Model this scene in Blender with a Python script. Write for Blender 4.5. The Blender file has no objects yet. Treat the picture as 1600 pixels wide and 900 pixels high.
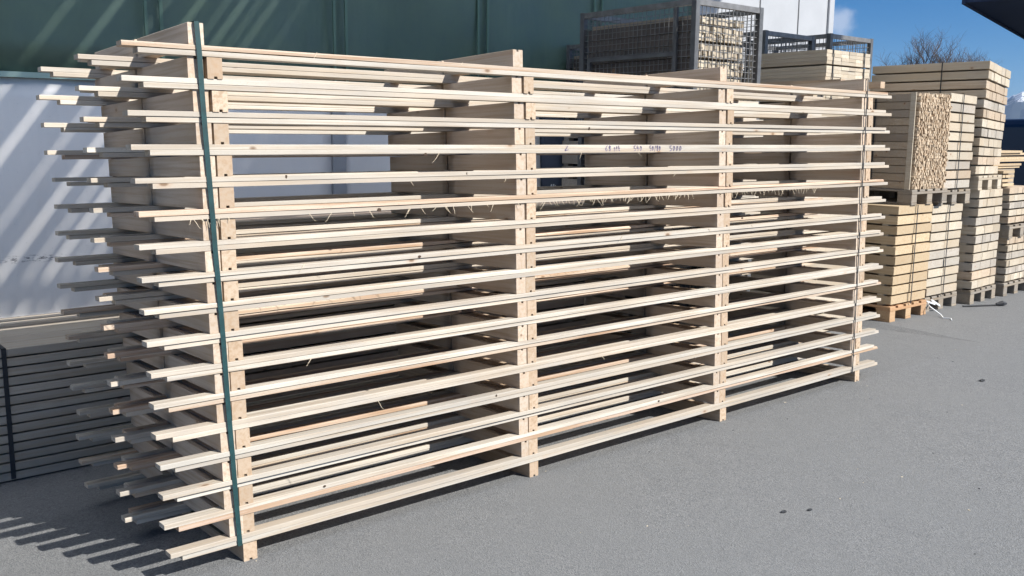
import bpy, bmesh, math, random
from mathutils import Vector, Matrix
rnd = random.Random(7)
R = math.radians
SC = bpy.context.scene
COL = SC.collection

# ------------------------------------------------------------------ camera
YAW, PITCH, ROLL, FPX = 0.69212, -0.16100, 0.00815, 1460.14
CAM = Vector((-1.28065, -3.34049, 1.66901))
F = Vector((math.sin(YAW)*math.cos(PITCH), math.cos(YAW)*math.cos(PITCH), math.sin(PITCH)))
Rt = Vector((math.cos(YAW), -math.sin(YAW), 0)); Up = Rt.cross(F)
R2 = Rt*math.cos(ROLL)+Up*math.sin(ROLL); U2 = -Rt*math.sin(ROLL)+Up*math.cos(ROLL)
cd = bpy.data.cameras.new('camera'); cam = bpy.data.objects.new('camera', cd); COL.objects.link(cam)
cd.sensor_width = 36; cd.lens = 36*FPX/1600; cd.clip_end = 30000; cd.clip_start = .05
m = Matrix((R2, U2, -F)).transposed().to_4x4(); m.translation = CAM
cam.matrix_world = m; SC.camera = cam

# ------------------------------------------------------------------ world + sun
SUN_TO = Vector((.455, -1.10, 1.0)).normalized()          # towards the sun
SUN_EL = math.asin(SUN_TO.z); SUN_AZ = math.atan2(SUN_TO.x, SUN_TO.y)
w = bpy.data.worlds.new('World'); SC.world = w; w.use_nodes = True
wt = w.node_tree; wt.nodes.clear()
def N(t, k, **kw):
    n = t.nodes.new(k)
    for a, b in kw.items(): setattr(n, a, b)
    return n
sky = N(wt, 'ShaderNodeTexSky', sky_type='NISHITA', sun_disc=False, sun_elevation=SUN_EL, sun_rotation=SUN_AZ,
        altitude=1200, air_density=.8, dust_density=.0, ozone_density=6.0)
bg = N(wt, 'ShaderNodeBackground'); bg.inputs[1].default_value = .063
out = N(wt, 'ShaderNodeOutputWorld')
# one small fair-weather cloud
tc = N(wt, 'ShaderNodeTexCoord')
def dirv(az, el): return Vector((math.sin(R(az))*math.cos(R(el)), math.cos(R(az))*math.cos(R(el)), math.sin(R(el))))
cl = dirv(58.3, 6.45)
dist = N(wt, 'ShaderNodeVectorMath', operation='DISTANCE'); dist.inputs[1].default_value = cl
nz = N(wt, 'ShaderNodeTexNoise'); nz.inputs['Scale'].default_value = 55; nz.inputs['Detail'].default_value = 5
wt.links.new(tc.outputs['Generated'], dist.inputs[0]); wt.links.new(tc.outputs['Generated'], nz.inputs['Vector'])
add = N(wt, 'ShaderNodeMath', operation='MULTIPLY_ADD'); add.inputs[1].default_value = .022
wt.links.new(nz.outputs[0], add.inputs[0]); wt.links.new(dist.outputs['Value'], add.inputs[2])
mr = N(wt, 'ShaderNodeMapRange', interpolation_type='SMOOTHSTEP'); mr.inputs[1].default_value = .017; mr.inputs[2].default_value = .029
mr.inputs[3].default_value = .55; mr.inputs[4].default_value = 0
wt.links.new(add.outputs[0], mr.inputs[0])
mx = N(wt, 'ShaderNodeMixRGB'); mx.inputs[2].default_value = (7.5, 8.0, 9.0, 1)
hs = N(wt, 'ShaderNodeHueSaturation'); hs.inputs['Saturation'].default_value = 1.30; hs.inputs['Value'].default_value = .88
wt.links.new(sky.outputs[0], hs.inputs['Color'])
wt.links.new(mr.outputs[0], mx.inputs[0]); wt.links.new(hs.outputs[0], mx.inputs[1])
wt.links.new(mx.outputs[0], bg.inputs[0]); wt.links.new(bg.outputs[0], out.inputs[0])
sd = bpy.data.lights.new('sun', 'SUN'); so = bpy.data.objects.new('sun', sd); COL.objects.link(so)
sd.energy = 5.0; sd.angle = R(.53); sd.color = (1, .955, .89)
so.rotation_euler = (-SUN_TO).to_track_quat('-Z', 'Y').to_euler()
SC.render.engine = 'CYCLES'
SC.view_settings.view_transform = 'Standard'; SC.view_settings.look = 'None'
SC.view_settings.gamma = 1; SC.view_settings.exposure = 0.80; SC.view_settings.use_curve_mapping = False

# ------------------------------------------------------------------ materials
def mat(name):
    m = bpy.data.materials.new(name); m.use_nodes = True; t = m.node_tree; t.nodes.clear()
    b = N(t, 'ShaderNodeBsdfPrincipled'); o = N(t, 'ShaderNodeOutputMaterial'); t.links.new(b.outputs[0], o.inputs[0])
    return m, t, b
def ramp(t, src, stops):
    r = N(t, 'ShaderNodeValToRGB'); e = r.color_ramp.elements
    while len(e) < len(stops): e.new(.5)
    for i, (p, c) in enumerate(stops):
        e[i].position = p; e[i].color = (*c, 1) if len(c) == 3 else c
    t.links.new(src, r.inputs[0]); return r.outputs[0]
def mixc(t, fac, a, b, mode='MIX'):
    n = N(t, 'ShaderNodeMixRGB', blend_type=mode)
    for s, v in ((0, fac), (1, a), (2, b)):
        if isinstance(v, (int, float)): n.inputs[s].default_value = v
        elif isinstance(v, tuple): n.inputs[s].default_value = (*v, 1)
        else: t.links.new(v, n.inputs[s])
    return n.outputs[0]
def math_(t, op, a, b=0.0, c=0.0):
    n = N(t, 'ShaderNodeMath', operation=op)
    for s, v in enumerate((a, b, c)):
        if isinstance(v, (int, float)): n.inputs[s].default_value = v
        else: t.links.new(v, n.inputs[s])
    return n.outputs[0]
def noise(t, vec, scale, detail=3, rough=.55):
    n = N(t, 'ShaderNodeTexNoise'); n.inputs['Scale'].default_value = scale
    n.inputs['Detail'].default_value = detail; n.inputs['Roughness'].default_value = rough
    if vec is not None: t.links.new(vec, n.inputs['Vector'])
    return n.outputs[0]
def maprange(t, v, a, b, c=0.0, d=1.0):
    n = N(t, 'ShaderNodeMapRange'); t.links.new(v, n.inputs[0])
    for i, x in enumerate((a, b, c, d)): n.inputs[i+1].default_value = x
    return n.outputs[0]
def bump(t, b, h, s=.3, d=.002):
    n = N(t, 'ShaderNodeBump'); n.inputs['Strength'].default_value = s; n.inputs['Distance'].default_value = d
    t.links.new(h, n.inputs['Height']); t.links.new(n.outputs[0], b.inputs['Normal'])

def wood(name, axis, base, var, grey=.0, knots=True, grain=.22, vary=1.0, k=.76):
    base = tuple(x*k for x in base); var = tuple(x*k for x in var)
    """sawn timber: grain drawn along local axis 0/1/2; every piece (mesh island / object) its own tone"""
    m, t, b = mat(name)
    tc = N(t, 'ShaderNodeTexCoord'); oi = N(t, 'ShaderNodeObjectInfo'); ge = N(t, 'ShaderNodeNewGeometry')
    rr = math_(t, 'FRACT', math_(t, 'MULTIPLY_ADD', ge.outputs['Random Per Island'], 7.31, oi.outputs['Random']))
    rr2 = math_(t, 'FRACT', math_(t, 'MULTIPLY', rr, 17.77))
    off = N(t, 'ShaderNodeCombineXYZ')
    for i, k in enumerate((31., 57., 83.)): t.links.new(math_(t, 'MULTIPLY', rr, k), off.inputs[i])
    va = N(t, 'ShaderNodeVectorMath', operation='ADD'); t.links.new(tc.outputs['Object'], va.inputs[0]); t.links.new(off.outputs[0], va.inputs[1])
    def scaled(a, c):
        s = N(t, 'ShaderNodeVectorMath', operation='MULTIPLY'); v = [c, c, c]; v[axis] = a
        s.inputs[1].default_value = v; t.links.new(va.outputs[0], s.inputs[0]); return s.outputs[0]
    g1 = noise(t, scaled(1.6, 60), 1, 4, .6)           # fine streaks
    g2 = noise(t, scaled(.9, 11), 1, 3, .5)            # broad bands
    g3 = noise(t, scaled(2.2, 3.0), 1, 3, .6)          # patches of stain
    speck = noise(t, scaled(120, 300), 1, 2, .6)
    c = mixc(t, math_(t, 'MULTIPLY', maprange(t, rr, 0, 1), vary), base, var)
    hv = N(t, 'ShaderNodeHueSaturation'); t.links.new(maprange(t, rr2, 0, 1, .80, 1.12), hv.inputs['Value']); t.links.new(c, hv.inputs['Color']); c = hv.outputs[0]
    dark = tuple(x*y for x, y in zip(base, (.70, .60, .50)))
    c = mixc(t, math_(t, 'MULTIPLY', maprange(t, g1, .44, .64), grain*2.4), c, dark)
    c = mixc(t, math_(t, 'MULTIPLY', maprange(t, g2, .48, .75), grain*1.3), c, tuple(x*y for x, y in zip(var, (.9, .82, .74))))
    c = mixc(t, math_(t, 'MULTIPLY', maprange(t, g3, .5, .72), .30), c, (base[0]*.86, base[1]*.84, base[2]*.84))
    if grey: c = mixc(t, math_(t, 'MULTIPLY', maprange(t, g3, .35, .65), grey), c, (.25, .245, .235))
    c = mixc(t, math_(t, 'MULTIPLY', maprange(t, speck, .58, .72), .5), c, dark)
    if knots:
        vo = N(t, 'ShaderNodeTexVoronoi'); vo.inputs['Scale'].default_value = 1; t.links.new(scaled(4.2, 8.0), vo.inputs['Vector'])
        # knot only in cells whose random value is high
        sep = N(t, 'ShaderNodeSeparateColor'); t.links.new(vo.outputs['Color'], sep.inputs[0])
        k = math_(t, 'MULTIPLY', maprange(t, vo.outputs['Distance'], .085, .045), maprange(t, sep.outputs[0], .42, .45))
        ring = math_(t, 'MULTIPLY', maprange(t, vo.outputs['Distance'], .17, .07), maprange(t, sep.outputs[0], .55, .58))
        c = mixc(t, math_(t, 'MULTIPLY', ring, .35), c, (.42, .26, .15))
        c = mixc(t, math_(t, 'MULTIPLY', k, .8), c, (.15, .085, .045))
    t.links.new(c, b.inputs['Base Color']); b.inputs['Roughness'].default_value = .72
    b.inputs['Specular IOR Level'].default_value = .3
    bump(t, b, math_(t, 'ADD', g1, math_(t, 'MULTIPLY', speck, .5)), .35, .0015)
    return m
PALE, PINK = (.70, .595, .43), (.66, .48, .335)
W = {}
W['slat'] = wood('pale_softwood_slat', 0, (.69, .65, .57), (.65, .57, .465), grey=.35, grain=.34)
W['slat_pink'] = wood('reddish_softwood_slat', 0, (.64, .49, .38), (.68, .59, .47), grain=.5)
W['beam'] = wood('softwood_crossbeam', 1, (.62, .50, .375), (.58, .445, .32), grain=.32)
W['beam_pale'] = wood('pale_softwood_crossbeam', 1, (.68, .58, .47), (.63, .50, .385), grain=.3)
W['block'] = wood('sawn_block_timber', 1, (.73, .66, .53), (.52, .44, .33), grey=.2)
W['block_tan'] = wood('tan_block_timber', 1, (.62, .50, .37), (.56, .47, .36), grey=.1)
W['block_grey'] = wood('greyed_block_timber', 1, (.56, .51, .44), (.47, .44, .38), grey=.15)
W['block_gold'] = wood('golden_block_timber', 1, (.66, .53, .35), (.60, .47, .31))
W['block_x'] = wood('sawn_lath', 0, (.62, .50, .36), (.42, .35, .27), grey=.3)
W['batten'] = wood('rough_batten', 1, (.78, .66, .50), (.50, .37, .25), knots=False)
W['pallet'] = wood('weathered_pallet_wood', 0, (.40, .34, .26), (.28, .24, .19), grey=.5)
W['pallet_new'] = wood('new_pallet_wood', 0, (.62, .44, .27), (.60, .36, .20))
W['brown'] = wood('brown_aged_board', 0, (.62, .50, .41), (.52, .42, .35), grey=.1)
W['dark'] = wood('shade_toned_board', 1, (.15, .13, .115), (.11, .10, .09), grey=.1)  # dark tone puts the shade of the cage loads' left side into colour
W['grey'] = wood('weathered_board', 0, (.60, .53, .44), (.48, .43, .36), grey=.2)

def plain(name, col, rough=.5, metal=0.0, nscale=0, namt=.15, bmp=0):
    m, t, b = mat(name)
    b.inputs['Roughness'].default_value = rough; b.inputs['Metallic'].default_value = metal
    if nscale:
        tc = N(t, 'ShaderNodeTexCoord'); n = noise(t, tc.outputs['Object'], nscale, 5, .6)
        t.links.new(mixc(t, maprange(t, n, .35, .7), col, tuple(x*(1-namt) for x in col)), b.inputs['Base Color'])
        if bmp: bump(t, b, n, .5, bmp)
    else: b.inputs['Base Color'].default_value = (*col, 1)
    return m
M_strap = plain('green_polyester_strap', (.010, .052, .056), .5, 0, 30, .4)
M_dstrap = plain('black_steel_strap', (.022, .025, .03), .75, 0, 20, .3)
M_wstrap = plain('clear_plastic_strap', (.75, .78, .8), .35)
M_gal = plain('galvanised_mesh_steel', (.22, .22, .22), .5, .4, 12, .4)
M_steel = plain('painted_grey_steel', (.13, .135, .14), .5, .3, 8, .4)
M_ink = plain('violet_marker_ink', (.10, .08, .19), .7)
M_dark = plain('dark_recess', (.03, .03, .035), .8)
M_fibre = plain('torn_wood_fibre', (.70, .60, .44), .8, 0, 40, .3)

def tarp(name, col, col2, scale_w=1.0):
    """PVC curtain: slack cloth with soft slanting creases (bump only) and grime"""
    m, t, b = mat(name)
    tc = N(t, 'ShaderNodeTexCoord'); mp = N(t, 'ShaderNodeMapping'); mp.inputs['Rotation'].default_value = (0, R(32), 0)
    mp.inputs['Scale'].default_value = (2.2, 1, .5); t.links.new(tc.outputs['Object'], mp.inputs[0])
    n1 = noise(t, mp.outputs[0], 1.6*scale_w, 3, .5); n2 = noise(t, tc.outputs['Object'], 3, 5, .6)
    n3 = noise(t, tc.outputs['Object'], 60, 4, .7)
    c = mixc(t, maprange(t, n2, .35, .7), col, col2)
    c = mixc(t, math_(t, 'MULTIPLY', maprange(t, n3, .62, .7), .25), c, tuple(x*.6 for x in col))
    t.links.new(c, b.inputs['Base Color']); b.inputs['Roughness'].default_value = .42
    bump(t, b, n1, .6, .05)
    return m, t, b
M_green, _, _ = tarp('green_pvc_curtain', (.085, .135, .098), (.072, .118, .100))
M_white, wtt, wbb = tarp('white_pvc_curtain', (.82, .80, .77), (.79, .78, .76))
# scuff marks rubbed onto the white curtain
tcn = N(wtt, 'ShaderNodeTexCoord')
sx = N(wtt, 'ShaderNodeSeparateXYZ'); wtt.links.new(tcn.outputs['Object'], sx.inputs[0])
inx = math_(wtt, 'MULTIPLY', maprange(wtt, sx.outputs[0], .06, .14), maprange(wtt, sx.outputs[0], .52, .40))
inz = maprange(wtt, math_(wtt, 'ABSOLUTE', math_(wtt, 'SUBTRACT', sx.outputs[2], .795)), .035, .004)
mpn = N(wtt, 'ShaderNodeMapping'); mpn.inputs['Scale'].default_value = (22, 1, 75); wtt.links.new(tcn.outputs['Object'], mpn.inputs[0])
sc = maprange(wtt, noise(wtt, mpn.outputs[0], 1, 4, .7), .50, .60)
old = wbb.inputs['Base Color'].links[0].from_socket
wtt.links.new(mixc(wtt, math_(wtt, 'MULTIPLY', math_(wtt, 'MULTIPLY', inx, inz), sc), old, (.16, .16, .17)), wbb.inputs['Base Color'])
M_clad = plain('white_wall_cladding', (.37, .385, .405), .5, 0, 2.5, .10)
M_door = plain('slate_blue_door', (.085, .105, .15), .45, 0, 3, .2)
M_trim = plain('pale_green_trim', (.30, .42, .38), .5)
M_seam = plain('green_welded_seam', (.085, .155, .118), .5)
M_roof = plain('blue_grey_roof_sheet', (.05, .065, .11), .5, 0, 3, .2)
M_added_canopy, _t, _b = mat('added_translucent_sheet')  # sheets of the added canopy, translucent to brighten the wall beneath
_tr = N(_t, 'ShaderNodeBsdfTranslucent'); _tr.inputs[0].default_value = (.93, .95, .97, 1); _mx = N(_t, 'ShaderNodeMixShader'); _mx.inputs[0].default_value = .92
_b.inputs['Base Color'].default_value = (.6, .62, .65, 1)
_o = [n for n in _t.nodes if n.type == 'OUTPUT_MATERIAL'][0]
_t.links.new(_b.outputs[0], _mx.inputs[1]); _t.links.new(_tr.outputs[0], _mx.inputs[2]); _t.links.new(_mx.outputs[0], _o.inputs[0])
M_van = plain('dark_blue_van_paint', (.012, .02, .045), .3)
M_glass = plain('dark_window_glass', (.03, .045, .06), .08)
M_rubber = plain('tyre_rubber', (.02, .02, .02), .8)
M_bark = plain('bare_tree_bark', (.12, .095, .085), .85, 0, 5, .3)

def asphalt():
    m, t, b = mat('worn_asphalt')
    tc = N(t, 'ShaderNodeTexCoord'); v = tc.outputs['Object']
    vo = N(t, 'ShaderNodeTexVoronoi'); vo.inputs['Scale'].default_value = 190; t.links.new(v, vo.inputs['Vector'])
    sep = N(t, 'ShaderNodeSeparateColor'); t.links.new(vo.outputs['Color'], sep.inputs[0])
    fine = noise(t, v, 260, 3, .7); mid = noise(t, v, 34, 4, .65); big = noise(t, v, .9, 5, .6); huge = noise(t, v, .12, 4, .6)
    c = mixc(t, sep.outputs[0], (0.064, 0.068, 0.072), (0.234, 0.235, 0.232))
    c = mixc(t, math_(t, 'MULTIPLY', maprange(t, fine, .42, .66), .7), c, (0.131, 0.138, 0.145))
    c = mixc(t, math_(t, 'MULTIPLY', maprange(t, mid, .42, .66), .42), c, (0.153, 0.161, 0.165))
    c = mixc(t, math_(t, 'MULTIPLY', maprange(t, mid, .40, .28), .5), c, (0.075, 0.082, 0.090))
    c = mixc(t, math_(t, 'MULTIPLY', maprange(t, noise(t, v, 7, 4, .7), .45, .68), .30), c, (0.097, 0.101, 0.106))
    c = mixc(t, math_(t, 'MULTIPLY', maprange(t, big, .42, .62), .5), c, (0.147, 0.152, 0.153))
    c = mixc(t, math_(t, 'MULTIPLY', maprange(t, huge, .4, .65), .25), c, (0.112, 0.123, 0.134))
    # sparse pale chips
    v2 = N(t, 'ShaderNodeTexVoronoi'); v2.inputs['Scale'].default_value = 9; t.links.new(v, v2.inputs['Vector'])
    c = mixc(t, math_(t, 'MULTIPLY', maprange(t, v2.outputs['Distance'], .035, .02), .6), c, (0.283, 0.289, 0.284))
    v3 = N(t, 'ShaderNodeTexVoronoi'); v3.inputs['Scale'].default_value = 14; t.links.new(v, v3.inputs['Vector'])
    c = mixc(t, math_(t, 'MULTIPLY', maprange(t, v3.outputs['Distance'], .05, .03), .5), c, (0.056, 0.054, 0.053))
    t.links.new(c, b.inputs['Base Color']); b.inputs['Roughness'].default_value = .82
    bump(t, b, math_(t, 'ADD', vo.outputs['Distance'], mid), .55, .004)
    return m
M_asph = asphalt()

# ------------------------------------------------------------------ mesh helpers
class MB:
    def __init__(s): s.v = []; s.f = []; s.m = []
    def box(s, x0, x1, y0, y1, z0, z1, mi=0, M=None):
        b = len(s.v)
        P = [(x0,y0,z0),(x1,y0,z0),(x1,y1,z0),(x0,y1,z0),(x0,y0,z1),(x1,y0,z1),(x1,y1,z1),(x0,y1,z1)]
        if M is not None: P = [tuple(M @ Vector(p)) for p in P]
        s.v += P
        for q in ((0,3,2,1),(4,5,6,7),(0,1,5,4),(1,2,6,5),(2,3,7,6),(3,0,4,7)): s.f.append([b+i for i in q]); s.m.append(mi)
        return s
    def prism(s, poly, axis, a0, a1, mi=0):
        """poly in the other two axes (ccw), extruded along axis from a0 to a1"""
        b = len(s.v); n = len(poly)
        for a in (a0, a1):
            for (p, q) in poly:
                s.v.append({0: (a, p, q), 1: (p, a, q), 2: (p, q, a)}[axis])
        s.f.append([b+i for i in range(n)]); s.f.append([b+n+i for i in reversed(range(n))]); s.m += [mi, mi]
        for i in range(n):
            j = (i+1) % n; s.f.append([b+i, b+n+i, b+n+j, b+j]); s.m.append(mi)
        return s
    def tube(s, pts, rads, n=5, mi=0):
        b = len(s.v); pts = [Vector(p) for p in pts]
        for i, p in enumerate(pts):
            d = (pts[min(i+1, len(pts)-1)]-pts[max(i-1, 0)]).normalized()
            a = d.orthogonal().normalized(); c = d.cross(a)
            for k in range(n):
                t = 2*math.pi*k/n; s.v.append(tuple(p+(a*math.cos(t)+c*math.sin(t))*rads[i]))
        for i in range(len(pts)-1):
            for k in range(n):
                q = (k+1) % n; s.f.append([b+i*n+k, b+i*n+q, b+(i+1)*n+q, b+(i+1)*n+k]); s.m.append(mi)
        s.f.append([b+k for k in reversed(range(n))]); s.f.append([b+(len(pts)-1)*n+k for k in range(n)]); s.m += [mi, mi]
        return s
    def mesh(s, name, mats, bevel=0):
        me = bpy.data.meshes.new(name); me.from_pydata(s.v, [], s.f)
        for x in (mats if isinstance(mats, (list, tuple)) else [mats]): me.materials.append(x)
        me.polygons.foreach_set('material_index', s.m)
        bm = bmesh.new(); bm.from_mesh(me); bmesh.ops.recalc_face_normals(bm, faces=bm.faces)
        if bevel:
            es = [e for e in bm.edges if e.is_manifold and e.calc_face_angle(0) > .5]
            bmesh.ops.bevel(bm, geom=es, offset=bevel, segments=1, affect='EDGES', clamp_overlap=True)
        bm.to_mesh(me); bm.free(); me.update(); return me
    def build(s, name, mats, parent=None, loc=(0,0,0), rz=0, bevel=0):
        return link(name, s.mesh(name, mats, bevel), parent, loc, rz)
def link(name, me, parent=None, loc=(0,0,0), rz=0):
    o = bpy.data.objects.new(name, me); COL.objects.link(o); o.parent = parent; o.location = loc; o.rotation_euler.z = rz
    return o
def tag(o, label=None, cat=None, group=None, kind=None):
    for k, v in (('label', label), ('category', cat), ('group', group), ('kind', kind)):
        if v: o[k] = v
    return o
def thing(name, label, cat, loc=(0,0,0), rz=0, group=None):
    o = bpy.data.objects.new(name, None); COL.objects.link(o); o.location = loc; o.rotation_euler.z = rz
    o.empty_display_size = .2
    return tag(o, label, cat, group)

# ------------------------------------------------------------------ ground
g = MB(); gxs = [-900, 6.60, 6.76, 900]; gys = [-900, 0, 1.3, 900]       # the yard falls gently towards the hall
for y in gys:
    for x in gxs: g.v.append((x, y, (0 if y <= 0 or x > 6.7 else -.0455)))
for j in range(3):
    for i in range(3): a = j*4+i; g.f.append([a, a+1, a+5, a+4]); g.m.append(0)
tag(g.build('asphalt_yard', M_asph), kind='structure')

# ------------------------------------------------------------------ timber hall behind
YW = 3.8
hall = thing('timber_hall', 'long hall with green upper curtain, white lower band and white clad end', 'building', (0, YW, 0))
def wavy_sheet(name, x0, x1, z0, z1, y, mt, parent, amp=.012, nx=60, nz=14, thick=.02):
    b = MB()
    for side in (0, 1):
        for j in range(nz+1):
            for i in range(nx+1):
                x = x0+(x1-x0)*i/nx; z = z0+(z1-z0)*j/nz
                yy = y + side*thick + amp*(math.sin(x*3.1+z*1.7)+.6*math.sin(x*7.7-z*2.9+1)+.5*math.sin(x*1.3+z*4.1))
                b.v.append((x, yy, z))
    o = (nx+1)*(nz+1)
    for j in range(nz):
        for i in range(nx):
            a = j*(nx+1)+i; b.f.append([a, a+1, a+nx+2, a+nx+1]); b.m.append(0)
            b.f.append([o+a, o+a+nx+1, o+a+nx+2, o+a+1]); b.m.append(0)
    for i in range(nx):
        b.f.append([i, o+i, o+i+1, i+1]); b.m.append(0); a = nz*(nx+1)+i; b.f.append([a, a+1, o+a+1, o+a]); b.m.append(0)
    for j in range(nz):
        a = j*(nx+1); b.f.append([a, a+nx+1, o+a+nx+1, o+a]); b.m.append(0)
        a = j*(nx+1)+nx; b.f.append([a, o+a, o+a+nx+1, a+nx+1]); b.m.append(0)
    ob = b.build(name, mt, parent)
    for p in ob.data.polygons: p.use_smooth = True
    return ob
wavy_sheet('white_curtain', -6, 2.63, -.05, 2.04, 0, M_white, hall)
wavy_sheet('white_curtain', 2.76, 4.98, -.05, 2.04, 0, M_white, hall, nx=24)
wavy_sheet('green_curtain', -6, 7.3, 2.045, 6.95, -.01, M_green, hall, .02, 90, 20)
MB().box(-6, 7.3, -.055, -.02, 2.035, 2.072).build('trim_rail', M_trim, hall)
MB().box(2.635, 2.755, -.045, .03, -.05, 2.03).build('joint_post', M_clad, hall, bevel=.004)
for x in (-.4, 1.115, 2.65, 4.15, 5.65):
    MB().box(x, x+.022, -.062, -.045, 2.09, 6.95).box(x+.11, x+.135, -.062, -.045, 2.09, 6.95).build('welded_seam', M_seam, hall)
d = MB().box(5.0, 7.28, -.03, .02, .03, 2.04).build('sliding_door', M_door, hall)
md = MB()
for x in (5.55, 6.15, 6.75): md.box(x, x+.03, -.05, -.031, .03, 2.04)
md.build('door_rib', M_door, d)
sk = MB()
for (x0, z0, x1, z1) in ((5.06,.98,5.12,1.19),(5.10,.98,5.15,1.19),(5.06,1.03,5.17,1.05),(5.15,.99,5.17,1.18),(5.09,.55,5.09,.68),(5.12,.55,5.12,.68),(5.15,.55,5.15,.68)):
    sk.tube([(x0,-.036,z0),(x1,-.036,z1)], [.007,.006], 4)
sk.build('chalk_mark', M_wstrap, d)
# white clad end block
e = MB().box(7.3, 9.96, -.06, 5.0, 0, 7.4)
e.build('end_wall', M_clad, hall)
for x in (8.42, 9.22): MB().box(x, x+.018, -.066, -.0605, 0, 7.4).build('panel_joint', M_steel, hall)
MB().box(9.88, 9.99, -.09, -.061, 0, 7.4).box(9.961, 9.99, -.061, .3, 0, 7.4).build('corner_trim', M_clad, hall, bevel=.004)
MB().box(-6, 7.3, .2, .3, 0, 6.95).build('back_lining', M_steel, hall)
# unseen canopy added to shade the wall; gaps cut to cast slanting sun bars
gx = .28; HC = 7.0
def gap_x(xw, z=.42, Hc=7.0):      # where the ray that lands at (xw, wall, z) crosses the added canopy
    return xw + .455*(Hc-z)
cuts = [(gap_x(a_), w_) for a_, w_ in ((-1.0,.014),(-.70,.022),(-.38,.012),(-.14,.020),(.05,.012),(.18,.020),(.30,.010),(.42,.014),(.66,.008),(1.1,.006))]
# these x are where each gap would meet the ray's own Y; the gap line slants by gx per metre
Yray = -1.10*(HC-.42)
edges = [-6.0]
for c, wd in cuts: edges += [c-wd/2, c+wd/2]
edges.append(9.4)
for i in range(0, len(edges), 2):
    b = MB(); x0, x1 = edges[i], edges[i+1]
    y0, y1 = Yray-.05, -.08
    q = lambda x, y: x + gx*(y-Yray) if abs(x) < 5.9 else x
    P = [(q(x0,y0),y0),(q(x1,y0),y0),(q(x1,y1),y1),(q(x0,y1),y1)]
    b.prism(P, 2, HC, HC+.006); b.build('added_canopy_sheet', M_added_canopy, hall)
bb = MB()
for y in (Yray+.1, -3.6, -.4): bb.box(-6, 9.4, y-.04, y+.04, HC+.01, HC+.11)
bb.build('added_canopy_purlin', M_steel, hall)
for x in (-5.6,): MB().box(x-.07, x+.07, Yray+.02, Yray+.16, 0, HC).build('added_canopy_post', M_steel, hall)

# ------------------------------------------------------------------ the big stack of slatted frames
PZ, HB, SP, BW = .1165, .0772, 1.4889, .0582
FALL = .0362
SL = 5.0; ST = (PZ-HB)/2; DEP = .540
A = [-0.232, -0.237, -0.223, -0.218, -0.212, -0.206, -0.209, -0.209, -0.206, -0.204, -0.194, -0.191, -0.188, -0.18, -0.177, -0.176, -0.16]
B = [-0.178, -0.165, -0.161, -0.156, -0.153, -0.152, -0.152, -0.149, -0.152, -0.141, -0.138, -0.137, -0.128, -0.125, -0.122, -0.123, -0.115]
def slat_mesh(seed, wane=0.0):
    """5 m board, slightly bowed, with uneven sawn faces; local x 0..SL, y 0..w, z 0..ST"""
    r = random.Random(seed); wd = .054+r.uniform(-.002, .002); n = 50; b = MB()
    th = ST-.0012
    ph = [r.uniform(0, 6.28) for _ in range(6)]
    chip = [(r.uniform(.3, 4.7), r.uniform(.01, .03), r.uniform(.003, .007)) for _ in range(3)] if r.random() < .6 else []
    for i in range(n+1):
        x = SL*i/n
        y0 = .0016*math.sin(x*1.1+ph[0])+.0009*math.sin(x*5.3+ph[1])+r.uniform(-.0004, .0004)
        zt = th + .0004*math.sin(x*2.3+ph[2])
        zb = .0005*math.sin(x*1.7+ph[3])+.0004
        wn = 0
        if wane: wn = max(0, wane*(math.sin(x*.9+ph[4])+.6*math.sin(x*4.7+ph[5])+.3*r.uniform(-1,1)))
        for (y, z) in ((y0, zb+wn*.4), (wd, zb), (wd, zt), (y0+.001+wn, zt), (y0, zt-.0015-wn*.8)): b.v.append((x, y, z))
    k = 5
    for i in range(n):
        for j in range(k):
            a = i*k+j; c = i*k+(j+1) % k; b.f.append([a, a+k, c+k, c]); b.m.append(0)
    b.f.append(list(range(k))); b.f.append([n*k+j for j in reversed(range(k))]); b.m += [0, 0]
    return b
SLAT = []
for s_ in range(9): SLAT.append(slat_mesh(s_+11, [0,0,0,.004,0,0,.006,0,.003][s_]).mesh('slat', W['slat_pink'] if s_ in (3, 6) else W['slat']))
ROUGH = slat_mesh(91, .009).mesh('slat', W['slat_pink'])
def beam_mesh(inv, mt, seed):
    r = random.Random(seed); h = HB-.0008; w2 = BW-r.uniform(0, .002); c = w2/2+r.uniform(-.002, .002); nw, nh = .0062, .009; e = .0016
    P = [(e,0),(c-nw,0),(c-nw,nh),(c+nw,nh),(c+nw,0),(w2-e,0),(w2,e),(w2,h-e),(w2-e,h),(e,h),(0,h-e),(0,e)]
    if inv: P = [(x, h-z) for x, z in reversed(P)]
    return MB().prism(P, 1, 0, DEP-r.uniform(0, .006)).mesh('crossbeam', mt)
BEAM = {0: [beam_mesh(0, W['beam'], s) for s in range(3)], 1: [beam_mesh(1, W['beam_pale'], s+5) for s in range(3)]}
ordn = ['', 'lowest', 'second', 'third', 'fourth', 'fifth', 'sixth', 'seventh', 'eighth', 'ninth', 'tenth', 'eleventh', 'twelfth', 'thirteenth', 'fourteenth', 'fifteenth', 'sixteenth', 'topmost']
frames = {}
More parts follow.
